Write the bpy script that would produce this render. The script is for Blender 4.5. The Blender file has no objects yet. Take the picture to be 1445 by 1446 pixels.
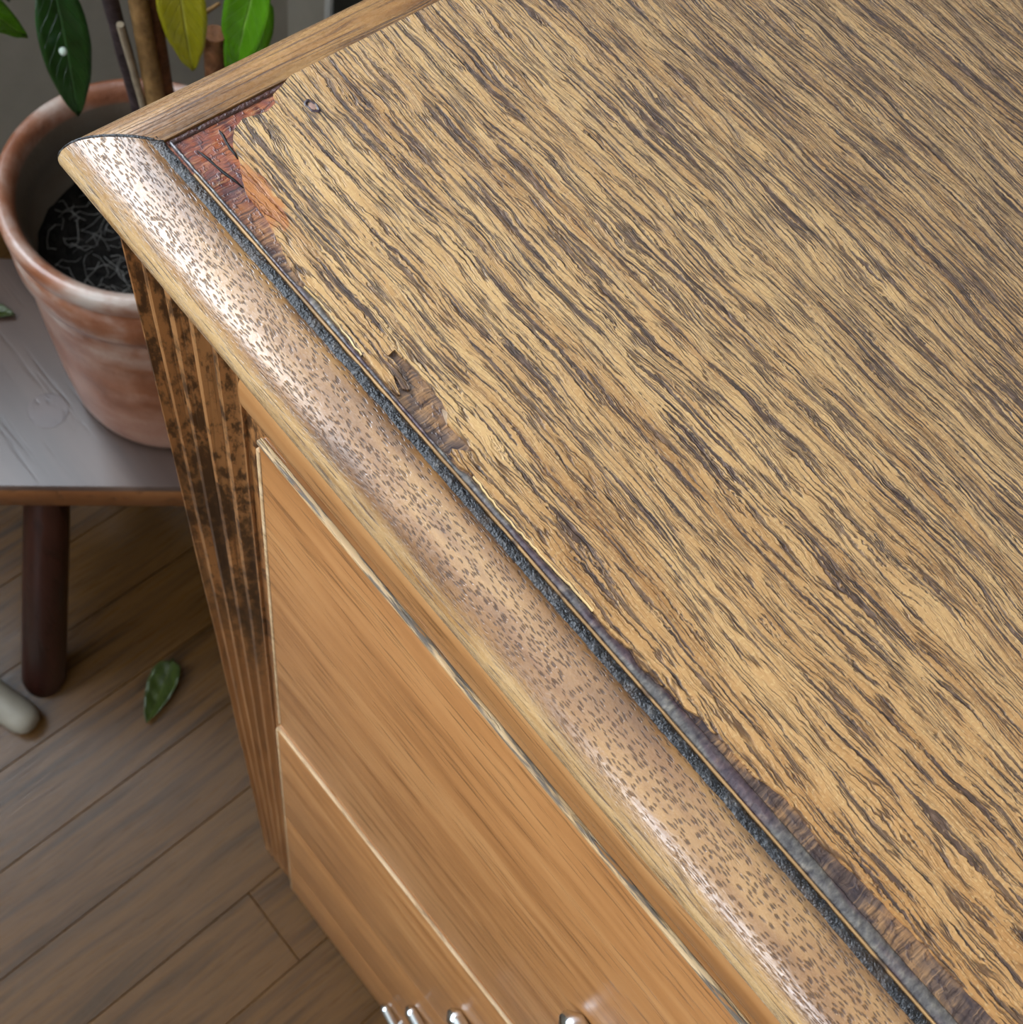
import bpy, bmesh, math, random
from mathutils import Vector, Matrix, noise as mnoise

# ------------------------------------------------------------------ camera, world, light, exposure
scene = bpy.context.scene
COL = scene.collection
S = 1.2            # metres per measuring unit
D = 0.99           # height of the lens above the floor, in units


def U(x, y, d):
    """x along the chest front, y into the chest, d = drop below the lens (units) -> world metres"""
    return Vector((S * x, S * y, S * (D - d)))


RC = ((0.64645939, 0.74439869, 0.16721498),
      (0.73728936, -0.55316733, -0.38782767),
      (-0.19620055, 0.37400066, -0.90643745))
cam_data = bpy.data.cameras.new('camera')
cam = bpy.data.objects.new('camera', cam_data)
COL.objects.link(cam)
cam.matrix_world = Matrix((
    (RC[0][0], -RC[1][0], -RC[2][0], 0.0),
    (RC[0][1], -RC[1][1], -RC[2][1], 0.0),
    (RC[0][2], -RC[1][2], -RC[2][2], S * D),
    (0, 0, 0, 1)))
cam_data.sensor_fit = 'HORIZONTAL'
cam_data.sensor_width = 36.0
cam_data.lens = 36.0 * 1605.9 / 1445.0
cam_data.clip_start = 0.01
cam_data.dof.use_dof = True
cam_data.dof.focus_distance = 0.205
cam_data.dof.aperture_fstop = 52.0
scene.camera = cam

world = bpy.data.worlds.new('sky')
scene.world = world
world.use_nodes = True
bg = world.node_tree.nodes['Background']
bg.inputs['Color'].default_value = (0.78, 0.89, 1.0, 1)
bg.inputs['Strength'].default_value = 13.0

# window openings (world metres): on the left wall and on the front wall behind the photographer
WL_X = -0.90
WIN1 = dict(y0=-1.95, y1=0.30, z0=1.12, z1=2.22)
FRONT_Y = -2.9
WIN2 = dict(x0=0.05, x1=1.15, z0=1.0, z1=2.1)


def portal(name, loc, rot, sx, sy):
    l = bpy.data.lights.new(name, 'AREA')
    l.shape = 'RECTANGLE'
    l.size, l.size_y = sx, sy
    l.cycles.is_portal = True
    o = bpy.data.objects.new(name, l)
    COL.objects.link(o)
    o.location = loc
    o.rotation_euler = rot
    return o


portal('window_daylight', (WL_X - 0.1, (WIN1['y0'] + WIN1['y1']) / 2, (WIN1['z0'] + WIN1['z1']) / 2),
       (0, -math.pi / 2, 0), WIN1['z1'] - WIN1['z0'], WIN1['y1'] - WIN1['y0'])
portal('window_daylight', ((WIN2['x0'] + WIN2['x1']) / 2, FRONT_Y - 0.1, (WIN2['z0'] + WIN2['z1']) / 2),
       (math.pi / 2, 0, 0), WIN2['x1'] - WIN2['x0'], WIN2['z1'] - WIN2['z0'])

scene.view_settings.view_transform = 'Standard'
scene.view_settings.look = 'None'
scene.view_settings.exposure = -0.2
scene.view_settings.gamma = 1.0
scene.view_settings.use_curve_mapping = False

random.seed(7)


# ------------------------------------------------------------------ node helpers
def lin(r, g, b):
    f = lambda c: (c / 255 / 12.92) if c / 255 <= 0.04045 else ((c / 255 + 0.055) / 1.055) ** 2.4
    return (f(r), f(g), f(b), 1.0)


class NB:
    def __init__(self, name):
        self.m = bpy.data.materials.new(name)
        self.m.use_nodes = True
        self.t = self.m.node_tree
        self.n = self.t.nodes
        self.b = self.n['Principled BSDF']

    def put(self, sock, v):
        if isinstance(v, bpy.types.NodeSocket):
            self.t.links.new(v, sock)
        elif v is not None:
            sock.default_value = v

    def coord(self, which='Object'):
        return self.n.new('ShaderNodeTexCoord').outputs[which]

    def rnd(self):
        return self.n.new('ShaderNodeObjectInfo').outputs['Random']

    def xyz(self, v):
        s = self.n.new('ShaderNodeSeparateXYZ')
        self.put(s.inputs[0], v)
        return s.outputs[0], s.outputs[1], s.outputs[2]

    def vec(self, x=0.0, y=0.0, z=0.0):
        s = self.n.new('ShaderNodeCombineXYZ')
        for i, v in enumerate((x, y, z)):
            self.put(s.inputs[i], v)
        return s.outputs[0]

    def m_(self, op, a, b=None, c=None, clamp=False):
        s = self.n.new('ShaderNodeMath')
        s.operation = op
        s.use_clamp = clamp
        for i, v in enumerate((a, b, c)):
            self.put(s.inputs[i], v)
        return s.outputs[0]

    def add(self, a, b): return self.m_('ADD', a, b)
    def sub(self, a, b): return self.m_('SUBTRACT', a, b)
    def mul(self, a, b): return self.m_('MULTIPLY', a, b)

    def noise(self, v, scale=1.0, detail=2.0, rough=0.5, dist=0.0, dims='3D'):
        s = self.n.new('ShaderNodeTexNoise')
        s.noise_dimensions = dims
        self.put(s.inputs['Vector'], v)
        self.put(s.inputs['Scale'], scale)
        self.put(s.inputs['Detail'], detail)
        self.put(s.inputs['Roughness'], rough)
        self.put(s.inputs['Distortion'], dist)
        return s.outputs['Fac']

    def voro(self, v, scale=1.0, feature='F1', rand=1.0, dims='2D'):
        s = self.n.new('ShaderNodeTexVoronoi')
        s.feature = feature
        s.voronoi_dimensions = dims
        self.put(s.inputs['Vector'], v)
        self.put(s.inputs['Scale'], scale)
        self.put(s.inputs['Randomness'], rand)
        return s.outputs['Distance'], (s.outputs['Color'] if feature == 'F1' else None)

    def step(self, v, a, b, c=0.0, d=1.0):
        s = self.n.new('ShaderNodeMapRange')
        s.interpolation_type = 'SMOOTHSTEP'
        for i, q in enumerate((v, a, b, c, d)):
            self.put(s.inputs[i], q)
        return s.outputs[0]

    def lerp(self, v, a, b, c=0.0, d=1.0):
        s = self.n.new('ShaderNodeMapRange')
        for i, q in enumerate((v, a, b, c, d)):
            self.put(s.inputs[i], q)
        return s.outputs[0]

    def ramp(self, v, stops):
        s = self.n.new('ShaderNodeValToRGB')
        e = s.color_ramp.elements
        e[0].position, e[0].color = stops[0]
        e[1].position, e[1].color = stops[-1]
        for p, c in stops[1:-1]:
            k = e.new(p)
            k.color = c
        self.put(s.inputs[0], v)
        return s.outputs[0]

    def mix(self, f, a, b, mode='MIX'):
        s = self.n.new('ShaderNodeMix')
        s.data_type = 'RGBA'
        s.blend_type = mode
        self.put(s.inputs[0], f)
        self.put(s.inputs[6], a)
        self.put(s.inputs[7], b)
        return s.outputs[2]

    def bump(self, h, dist, strength=1.0):
        s = self.n.new('ShaderNodeBump')
        self.put(s.inputs['Strength'], strength)
        self.put(s.inputs['Distance'], dist)
        self.put(s.inputs['Height'], h)
        return s.outputs[0]

    def out(self, col, rough=0.5, normal=None, spec=0.5, coat=0.0, coat_rough=0.1, metal=0.0, **kw):
        self.put(self.b.inputs['Base Color'], col)
        self.put(self.b.inputs['Roughness'], rough)
        self.put(self.b.inputs['Normal'], normal)
        self.put(self.b.inputs['Specular IOR Level'], spec)
        self.put(self.b.inputs['Coat Weight'], coat)
        self.put(self.b.inputs['Coat Roughness'], coat_rough)
        self.put(self.b.inputs['Metallic'], metal)
        for k, v in kw.items():
            self.put(self.b.inputs[k], v)
        return self.m


# ------------------------------------------------------------------ materials
def mat_veneer():
    b = NB('oak_veneer')
    x, y, z = b.xyz(b.coord())
    w1 = b.mul(b.sub(b.noise(b.vec(b.mul(x, 9), b.mul(y, 26)), 1, 1), 0.5), 0.010)
    w2 = b.mul(b.sub(b.noise(b.vec(b.mul(x, 60), b.mul(y, 170), 3.1), 1, 2), 0.5), 0.0030)
    w3 = b.mul(b.sub(b.noise(b.vec(b.mul(x, 800), b.mul(y, 1000), 5.0), 1, 2), 0.5), 0.00050)
    v = b.add(b.add(y, w1), b.add(w2, w3))
    g = b.mul(v, b.add(0.85, b.mul(v, 4.2)))          # rings tighten away from the front edge
    jag = b.mul(b.sub(b.noise(b.vec(b.mul(x, 1100), b.mul(y, 2600), 2.0), 1, 2), 0.5), 0.16)
    dens = b.noise(b.vec(b.mul(x, 11), b.mul(g, 60), 9.0), 1, 2)
    depth = b.lerp(y, 0.0, 0.12, 0.0, 1.0)
    # long open pores: dark streaks, two sizes
    n1 = b.noise(b.vec(b.mul(x, 34), b.mul(g, 700), 0.0), 1, 2.0, 0.5)
    thr = b.sub(b.lerp(dens, 0.3, 0.7, 0.640, 0.565), b.mul(depth, 0.045))
    streak1 = b.step(b.add(n1, jag), thr, b.add(thr, 0.05))
    n1b = b.noise(b.vec(b.mul(x, 60), b.mul(g, 1250), 21.0), 1, 1.5, 0.5)
    thb = b.sub(b.lerp(dens, 0.3, 0.7, 0.625, 0.555), b.mul(depth, 0.045))
    streak2 = b.step(b.add(n1b, jag), thb, b.add(thb, 0.06))
    streak = b.m_('MAXIMUM', streak1, b.mul(streak2, 0.85))
    # hair lines between them
    n2 = b.noise(b.vec(b.mul(x, 18), b.mul(g, 300), 4.0), 1, 3, 0.6)
    hair = b.sub(1.0, b.step(b.m_('ABSOLUTE', b.sub(b.m_('FRACT', b.mul(n2, 10.0)), 0.5)), 0.03, 0.17))
    brk = b.step(b.noise(b.vec(b.mul(x, 75), b.mul(g, 500), 7.0), 1, 2), 0.36, 0.50)
    hair = b.mul(hair, brk)
    n3 = b.noise(b.vec(b.mul(x, 170), b.mul(g, 1900), 11.0), 1, 3, 0.6)
    fine = b.step(n3, 0.48, 0.66)
    tone = b.noise(b.vec(b.mul(x, 14), b.mul(g, 170), 1.5), 1, 3, 0.6)
    base = b.ramp(tone, [(0.30, lin(154, 109, 64)), (0.44, lin(187, 143, 93)), (0.58, lin(205, 164, 112)), (0.72, lin(172, 125, 77))])
    base = b.mix(b.mul(fine, b.add(0.30, b.mul(depth, 0.25))), base, lin(116, 84, 58))
    base = b.mix(b.mul(depth, 0.45), base, lin(152, 121, 88))
    warm = b.mul(b.lerp(x, 0.07, 0.18, 0.0, 0.55), b.lerp(y, 0.07, 0.0, 0.2, 1.0))
    base = b.mix(warm, base, lin(176, 118, 60))
    speck = b.noise(b.vec(b.mul(x, 1700), b.mul(y, 1900), 1), 1, 1)
    base = b.mix(b.step(speck, 0.50, 0.78, 0, 0.35), base, lin(228, 196, 144))
    col = b.mix(b.mul(hair, 0.85), base, lin(76, 52, 40))
    dk = b.ramp(b.noise(b.vec(b.mul(x, 400), b.mul(y, 900), 6), 1, 2), [(0.32, lin(44, 32, 32)), (0.55, lin(78, 58, 52)), (0.72, lin(118, 94, 82))])
    col = b.mix(b.mul(streak, 0.92), col, dk)
    # orange refinished patch by the bare corner
    dx = b.m_('POWER', b.mul(b.sub(x, 0.0165), 110), 2.0)
    dy = b.m_('POWER', b.mul(b.sub(y, 0.0060), 330), 2.0)
    pt = b.step(b.add(dx, b.add(dy, b.mul(b.sub(b.noise(b.vec(b.mul(x, 300), b.mul(y, 800)), 1, 3), 0.5), 2.0))), 1.1, 0.7)
    col = b.mix(b.mul(pt, 0.6), col, lin(176, 98, 46))
    h = b.sub(0.0, b.add(b.mul(streak, 1.0), b.add(b.mul(hair, 0.7), b.mul(fine, 0.35))))
    h = b.add(h, b.mul(n2, 0.8))
    nrm = b.bump(h, 0.00030, 1.0)
    rough = b.add(0.38, b.mul(streak, 0.08))
    return b.out(col, rough, nrm, spec=0.5)


def mat_moulding(name, long_lines):
    b = NB(name)
    u, v, _ = b.xyz(b.coord('UV'))
    wob = b.mul(b.sub(b.noise(b.vec(b.mul(u, 30), b.mul(v, 120)), 1, 2), 0.5), 0.003)
    v2 = b.add(v, wob)
    if long_lines:
        n = b.noise(b.vec(b.mul(u, 28), b.mul(v2, 1500)), 1, 3, 0.6)
        dash = b.step(n, 0.505, 0.64)
        n2 = b.noise(b.vec(b.mul(u, 12), b.mul(v2, 480), 4), 1, 2)
    else:
        cl = b.noise(b.vec(b.mul(u, 60), b.mul(v, 160), 8), 1, 2)
        jit = b.mul(b.sub(b.noise(b.vec(b.mul(u, 900), b.mul(v, 2500), 1.0), 1, 2), 0.5), 0.42)
        v3 = b.add(v2, b.mul(b.sub(b.noise(b.vec(b.mul(u, 250), b.mul(v, 600), 3.0), 1, 2), 0.5), 0.0006))
        d1, c1 = b.voro(b.vec(b.add(b.mul(u, 560), b.mul(b.noise(b.vec(b.mul(u, 90), b.mul(v, 400), 4.0), 1, 1), 1.2)), b.mul(v3, 3000)), 1)
        cr, cg, cb = b.xyz(c1)
        keep = b.step(cr, b.lerp(cl, 0.3, 0.7, 0.55, 0.02), b.lerp(cl, 0.3, 0.7, 0.62, 0.10))
        dash1 = b.mul(b.step(b.add(d1, jit), b.lerp(cg, 0, 1, 0.32, 0.50), 0.14), keep)
        # nearer the worn outer edge the grain runs in longer lines
        nl = b.noise(b.vec(b.mul(u, 120), b.mul(v2, 2600), 3), 1, 2, 0.5)
        edge = b.step(b.add(v, b.mul(b.noise(b.vec(b.mul(u, 30), 0.0, 2.0), 1, 1), 0.006)), 0.012, 0.019)
        dash2 = b.step(nl, 0.55, 0.65)
        dash = b.add(b.mul(dash1, b.sub(1.0, edge)), b.mul(dash2, edge))
        n2 = b.noise(b.vec(b.mul(u, 26), b.mul(v2, 420), 4), 1, 3)
    tone = b.noise(b.vec(b.mul(u, 22), b.mul(v, 130), 2), 1, 3, 0.55)
    base = b.ramp(tone, [(0.30, lin(106, 68, 34)), (0.44, lin(142, 98, 54)), (0.56, lin(168, 124, 74)), (0.70, lin(122, 82, 46))])
    base = b.mix(b.step(n2, 0.52, 0.72, 0, 0.4), base, lin(122, 76, 44))
    # finish rubbed pale along the outer arris
    worn = b.mul(b.step(v, 0.0115, 0.0155), b.step(b.noise(b.vec(b.mul(u, 40), b.mul(v, 300), 6), 1, 3), 0.25, 0.6))
    base = b.mix(b.mul(worn, 0.6), base, lin(222, 186, 134))
    # grime soaked in beside the joint
    gr = b.mul(b.step(v, 0.0045, 0.0), b.step(b.noise(b.vec(b.mul(u, 70), b.mul(v, 500), 12), 1, 3), 0.42, 0.6))
    col = b.mix(b.mul(dash, 0.78), base, lin(56, 37, 34))
    col = b.mix(b.mul(gr, 0.6), col, lin(70, 46, 34))
    fine = b.noise(b.vec(b.mul(u, 700), b.mul(v, 1800), 9), 1, 2)
    h = b.sub(b.mul(fine, 0.45), dash)
    nrm = b.bump(h, 0.00010, 1.0)
    rough = b.add(0.24, b.add(b.mul(dash, 0.25), b.mul(b.noise(b.vec(b.mul(u, 60), b.mul(v, 200), 1), 1, 3), 0.16)))
    return b.out(col, rough, nrm, spec=0.6, coat=b.sub(1.0, b.mul(dash, 0.55)), coat_rough=b.lerp(fine, 0.3, 0.7, 0.2, 0.36), **{'Coat IOR': 1.7, 'Coat Normal': nrm})


def mat_bare_board():
    b = NB('bare_board')
    x, y, z = b.xyz(b.coord())
    jx = b.mul(b.sub(b.noise(b.vec(b.mul(x, 250), b.mul(y, 400)), 1, 2), 0.5), 0.0012)
    saw = b.noise(b.vec(b.mul(b.add(x, jx), 1900), b.mul(y, 150)), 1, 2.5, 0.6)
    zone = b.noise(b.vec(b.mul(x, 95), b.mul(y, 260), 2.2), 1, 3, 0.6)
    red = b.step(x, 0.035, 0.006)
    c1 = b.ramp(zone, [(0.34, lin(56, 46, 52)), (0.48, lin(104, 82, 70)), (0.58, lin(146, 108, 74)), (0.72, lin(86, 64, 60))])
    c2 = b.ramp(zone, [(0.32, lin(72, 40, 44)), (0.48, lin(128, 62, 42)), (0.60, lin(156, 88, 52)), (0.74, lin(98, 54, 46))])
    base = b.mix(red, c1, c2)
    col = b.mix(b.step(saw, 0.50, 0.66, 0, 0.75), base, lin(44, 30, 32))
    col = b.mix(b.step(saw, 0.46, 0.34, 0, 0.35), col, lin(196, 150, 104))
    blot = b.step(b.noise(b.vec(b.mul(x, 420), b.mul(y, 700), 5), 1, 3, 0.65), 0.52, 0.68)
    col = b.mix(b.mul(blot, 0.7), col, lin(52, 40, 48))
    nrm = b.bump(b.add(b.mul(saw, -1.0), b.mul(blot, 0.6)), 0.00015, 1.0)
    rough = b.lerp(b.noise(b.vec(b.mul(x, 300), b.mul(y, 300), 8), 1, 2), 0.35, 0.65, 0.2, 0.6)
    return b.out(col, rough, nrm, spec=0.6)


def mat_grime():
    b = NB('black_grime')
    c = b.coord()
    n = b.noise(c, 1500, 3, 0.65)
    mid = b.noise(c, 420, 3, 0.6)
    big = b.noise(c, 130, 2)
    col = b.ramp(b.add(b.mul(n, 0.5), b.mul(mid, 0.5)), [(0.36, lin(8, 8, 12)), (0.50, lin(26, 26, 32)), (0.58, lin(60, 58, 60)), (0.70, lin(112, 104, 96))])
    col = b.mix(b.step(big, 0.52, 0.66, 0, 0.4), col, lin(84, 66, 54))
    return b.out(col, b.lerp(mid, 0.3, 0.7, 0.12, 0.45), b.bump(b.add(n, mid), 0.0006, 1.0), spec=0.7)


def mat_filler():
    b = NB('grey_filler')
    x, y, z = b.xyz(b.coord())
    n = b.noise(b.vec(b.mul(x, 900), b.mul(y, 500)), 1, 3, 0.6)
    big = b.noise(b.vec(b.mul(x, 70), b.mul(y, 300), 3), 1, 2)
    a = b.ramp(n, [(0.3, lin(58, 54, 58)), (0.55, lin(104, 98, 94)), (0.75, lin(146, 136, 122))])
    p = b.ramp(n, [(0.3, lin(48, 40, 52)), (0.6, lin(92, 74, 78)), (0.8, lin(126, 104, 92))])
    col = b.mix(b.step(big, 0.42, 0.6), a, p)
    return b.out(col, 0.27, b.bump(n, 0.00022, 1.0), spec=0.7)


def mat_inlay():
    b = NB('inlay_line')
    x, y, z = b.xyz(b.coord())
    n = b.noise(b.vec(b.mul(x, 60), b.mul(y, 1500)), 1, 3)
    d = b.noise(b.vec(b.mul(x, 160), b.mul(y, 300), 4), 1, 3)
    col = b.ramp(n, [(0.3, lin(124, 92, 58)), (0.7, lin(182, 140, 92))])
    col = b.mix(b.step(d, 0.58, 0.66, 0, 0.85), col, lin(62, 50, 46))
    return b.out(col, 0.45, b.bump(n, 0.0001))


def mat_wood_plain(name, c0, c1, c2, axis='X', su=14, sv=520, rough=0.42, pore=0.5, bump=0.00012, mottle=None, spec=0.4):
    """straight-grained polished wood, grain along axis of the object"""
    b = NB(name)
    x, y, z = b.xyz(b.coord())
    a, p, q = {'X': (x, y, z), 'Y': (y, x, z), 'Z': (z, x, y)}[axis]
    r = b.rnd()
    wob = b.mul(b.sub(b.noise(b.vec(b.mul(a, su * 0.6), b.mul(q, 40), b.mul(p, 40)), 1, 2), 0.5), 0.004)
    vv = b.vec(b.add(b.mul(a, su), b.mul(r, 31.0)), b.mul(b.add(p, wob), sv), b.mul(b.add(q, wob), sv))
    n = b.noise(vv, 1, 3, 0.6)
    vv2 = b.vec(b.add(b.mul(a, su * 0.35), b.mul(r, 17.0)), b.mul(b.add(p, wob), sv * 0.16), b.mul(b.add(q, wob), sv * 0.16))
    t = b.noise(vv2, 1, 3, 0.55)
    col = b.ramp(t, [(0.28, c0), (0.5, c1), (0.72, c2)])
    dash = b.step(n, 0.54, 0.68)
    col = b.mix(b.mul(dash, pore), col, tuple(k * 0.32 for k in c0[:3]) + (1,))
    if mottle:
        col = mottle(b, col, x, y, z)
    return b.out(col, rough, b.bump(b.mul(dash, -1.0), bump), spec=spec)


def post_mottle(b, col, x, y, z):
    # blackened, worn finish high on the post, cleaner honey colour towards the foot
    n = b.noise(b.vec(b.mul(x, 420), b.mul(y, 420), b.mul(z, 150)), 1, 4, 0.7)
    lo = b.noise(b.vec(b.mul(x, 90), b.mul(y, 90), b.mul(z, 14)), 1, 2)
    up = b.step(z, 0.66, 0.86)
    f = b.mul(up, b.step(b.add(n, b.mul(lo, 0.5)), 0.66, 0.86))
    col = b.mix(b.mul(f, 0.85), col, lin(40, 24, 16))
    g = b.mul(b.step(z, 0.74, 0.80), b.step(z, 0.93, 0.87))
    return b.mix(b.mul(g, b.step(lo, 0.42, 0.6, 0, 0.7)), col, lin(38, 26, 20))


def mat_terracotta():
    b = NB('terracotta')
    x, y, z = b.xyz(b.coord())
    n = b.noise(b.coord(), 22, 4, 0.6)
    n2 = b.noise(b.vec(b.mul(x, 8), b.mul(y, 8), b.mul(z, 40)), 1, 3)
    col = b.ramp(n, [(0.3, lin(122, 70, 44)), (0.5, lin(148, 90, 60)), (0.7, lin(164, 108, 80))])
    rim_sheen = b.mul(b.step(b.add(b.mul(n2, 0.5), b.mul(n, 0.5)), 0.42, 0.6), b.step(z, 0.115, 0.19, 0.2, 0.95))  # pale window sheen painted into the clay colour, strongest towards the rim
    col = b.mix(rim_sheen, col, lin(190, 176, 166))
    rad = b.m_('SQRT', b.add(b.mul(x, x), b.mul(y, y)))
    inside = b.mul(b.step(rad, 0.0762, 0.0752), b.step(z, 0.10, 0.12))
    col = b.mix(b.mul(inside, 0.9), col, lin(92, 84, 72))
    return b.out(col, 0.38, b.bump(b.noise(b.coord(), 300, 3), 0.0004), spec=0.8, coat=0.4, coat_rough=0.3)


def mat_simple(name, col, rough=0.6, spec=0.3, nscale=0, var=0.15, bump=0.0, **kw):
    b = NB(name)
    c = col
    nrm = None
    if nscale:
        n = b.noise(b.coord(), nscale, 4, 0.6)
        c = b.mix(b.lerp(n, 0.3, 0.7), tuple(k * (1 - var) for k in col[:3]) + (1,), tuple(min(1, k * (1 + var)) for k in col[:3]) + (1,))
        if bump:
            nrm = b.bump(n, bump)
    return b.out(c, rough, nrm, spec=spec, **kw)


def mat_leaf(name, dark, light, rib):
    b = NB(name)
    u, v, _ = b.xyz(b.coord('UV'))
    m = b.m_('ABSOLUTE', b.sub(v, 0.5))
    ribf = b.step(m, 0.045, 0.0)
    veins = b.m_('ABSOLUTE', b.sub(b.m_('FRACT', b.mul(b.sub(u, b.mul(m, 0.5)), 9.0)), 0.5))
    vf = b.step(veins, 0.08, 0.0)
    n = b.noise(b.vec(b.mul(u, 4), b.mul(v, 3)), 1, 3)
    col = b.mix(b.lerp(n, 0.3, 0.7), dark, light)
    col = b.mix(b.mul(vf, 0.18), col, rib)
    col = b.mix(b.mul(ribf, 0.7), col, rib)
    return b.out(col, 0.28, b.bump(b.add(b.mul(ribf, -1), b.mul(vf, -0.4)), 0.0006), spec=0.5, **{'Subsurface Weight': 0.0})


def mat_plank():
    b = NB('floor_oak')
    x, y, z = b.xyz(b.coord())
    r = b.rnd()
    wob = b.mul(b.sub(b.noise(b.vec(b.mul(x, 16), b.mul(y, 4), b.mul(r, 30)), 1, 2), 0.5), 0.03)
    xx = b.add(x, wob)
    n = b.noise(b.vec(b.mul(xx, 130), b.mul(y, 5), b.mul(r, 50)), 1, 4, 0.6)
    n2 = b.noise(b.vec(b.mul(xx, 600), b.mul(y, 22), b.mul(r, 70)), 1, 3, 0.6)
    col = b.ramp(n, [(0.28, lin(52, 33, 12)), (0.46, lin(84, 55, 23)), (0.58, lin(101, 68, 31)), (0.75, lin(68, 44, 18))])
    col = b.mix(b.step(n2, 0.54, 0.72, 0, 0.4), col, lin(58, 36, 20))
    col = b.mix(b.lerp(r, 0, 1, 0.0, 0.3), col, lin(106, 74, 38))
    kn = b.step(b.noise(b.vec(b.mul(x, 26), b.mul(y, 9), b.mul(r, 90)), 1, 1), 0.72, 0.80)
    col = b.mix(b.mul(kn, 0.7), col, lin(52, 32, 18))
    return b.out(col, b.lerp(n2, 0.3, 0.7, 0.24, 0.36), b.bump(n2, 0.00015), spec=0.35)


V = mat_veneer()
M_FRONT = mat_moulding('moulding_front_wood', False)
M_SIDE = mat_moulding('moulding_side_wood', True)
M_BARE = mat_bare_board()
M_GRIME = mat_grime()
M_FILL = mat_filler()
M_INLAY = mat_inlay()
M_DRAWER = mat_wood_plain('drawer_oak', lin(142, 92, 50), lin(170, 116, 68), lin(186, 134, 84), 'X', 34, 520, 0.34, 0.62, spec=0.45)
M_EDGE = mat_wood_plain('pale_edge', lin(168, 132, 92), lin(194, 160, 120), lin(212, 184, 148), 'X', 120, 700, 0.6, 0.5)
def lip_wear(b, col, x, y, z):
    n = b.noise(b.vec(b.mul(x, 55), b.mul(y, 700), b.mul(z, 700)), 1, 4, 0.65)
    col = b.mix(b.step(n, 0.46, 0.56), col, lin(104, 92, 80))
    return b.mix(b.step(n, 0.60, 0.66), col, lin(160, 110, 62))


M_LIP = mat_wood_plain('worn_lip', lin(176, 138, 94), lin(196, 160, 116), lin(212, 182, 142), 'X', 120, 700, 0.6, 0.4, mottle=lip_wear)
M_FRIEZE = mat_wood_plain('frieze_wood', lin(140, 92, 50), lin(170, 118, 70), lin(190, 142, 92), 'X', 30, 700, 0.4, 0.6)
M_POST = mat_wood_plain('post_wood', lin(122, 78, 42), lin(154, 104, 60), lin(178, 128, 80), 'Z', 9, 420, 0.36, 0.5, mottle=post_mottle, spec=0.5)
M_CARC = mat_wood_plain('carcass_wood', lin(60, 38, 22), lin(84, 54, 30), lin(98, 64, 38), 'X', 10, 300, 0.6, 0.5)
M_SHADOWGAP = mat_simple('shade_dark_rail', lin(38, 28, 22), 0.7)  # dark tone carries the shade of the recess
M_CHROME = mat_simple('chrome', lin(216, 220, 224), 0.14, 0.5, metal=1.0)
M_CLAY = mat_terracotta()
M_SOIL = mat_simple('soil', lin(22, 19, 17), 0.9, 0.15, 160, 0.7, 0.004)
M_ROOT = mat_simple('root_fibre', lin(118, 114, 110), 0.7)
M_STOOL = mat_wood_plain('stool_wood', lin(58, 42, 36), lin(78, 60, 52), lin(94, 74, 64), 'X', 8, 140, 0.30, 0.22, 0.0001, spec=0.6)
M_STOOLEDGE = mat_wood_plain('stool_edge_wood', lin(104, 62, 32), lin(128, 80, 44), lin(140, 92, 54), 'X', 8, 110, 0.45, 0.4, 0.0003)
M_LEG = mat_wood_plain('stool_leg_wood', lin(40, 20, 16), lin(58, 30, 24), lin(72, 40, 32), 'Z', 8, 120, 0.35, 0.5, 0.0002)
M_TENON = mat_wood_plain('tenon_wood', lin(58, 36, 30), lin(74, 50, 42), lin(86, 60, 50), 'X', 60, 200, 0.33, 0.3, 0.0001, spec=0.8)
M_LEAFD = mat_leaf('leaf_dark', lin(22, 52, 16), lin(34, 74, 26), lin(60, 96, 50))
M_LEAFB = mat_leaf('leaf_bright', lin(70, 124, 8), lin(90, 148, 22), lin(140, 180, 80))
M_LEAFY = mat_leaf('leaf_yellow', lin(150, 148, 20), lin(178, 170, 36), lin(190, 190, 90))
M_LEAFF = mat_leaf('leaf_fallen', lin(44, 54, 18), lin(64, 78, 28), lin(88, 96, 50))
M_STEM_D = mat_simple('stem_dark', lin(58, 46, 46), 0.6, 0.3, 120, 0.5, 0.002)
M_STEM_T = mat_simple('stem_tan', lin(142, 108, 66), 0.6, 0.3, 120, 0.35, 0.002)
M_STEM_B = mat_simple('stem_brown', lin(112, 72, 44), 0.6, 0.3, 120, 0.4, 0.002)
M_WALL = mat_simple('wall_paint', lin(176, 168, 154), 0.75, 0.2, 30, 0.05, 0.0006)
M_CEIL = mat_simple('ceiling_paint', lin(232, 230, 224), 0.8, 0.2)
M_WHITE = mat_simple('white_gloss', lin(226, 224, 218), 0.4)
M_DARK = mat_simple('dark_panel_tone', lin(42, 40, 34), 0.6)
M_GREYTUBE = mat_simple('pale_tube', lin(150, 142, 128), 0.45, 0.4, 60, 0.08)
M_PLANK = mat_plank()
M_SUB = mat_simple('screed', lin(30, 22, 15), 0.9)

# ------------------------------------------------------------------ object helpers
WO = {}


def link(o, parent, origin):
    COL.objects.link(o)
    WO[o] = Vector(origin)
    if parent:
        o.parent = parent
        o.location = Vector(origin) - WO[parent]
    else:
        o.location = Vector(origin)
    return o


def empty(name, loc, label, cat, group=None):
    o = bpy.data.objects.new(name, None)
    o.empty_display_size = 0.05
    link(o, None, loc)
    return tag(o, label, cat, group)


def tag(o, label=None, cat=None, group=None, kind=None):
    for k, v in (('label', label), ('category', cat), ('group', group), ('kind', kind)):
        if v:
            o[k] = v
    return o


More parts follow.
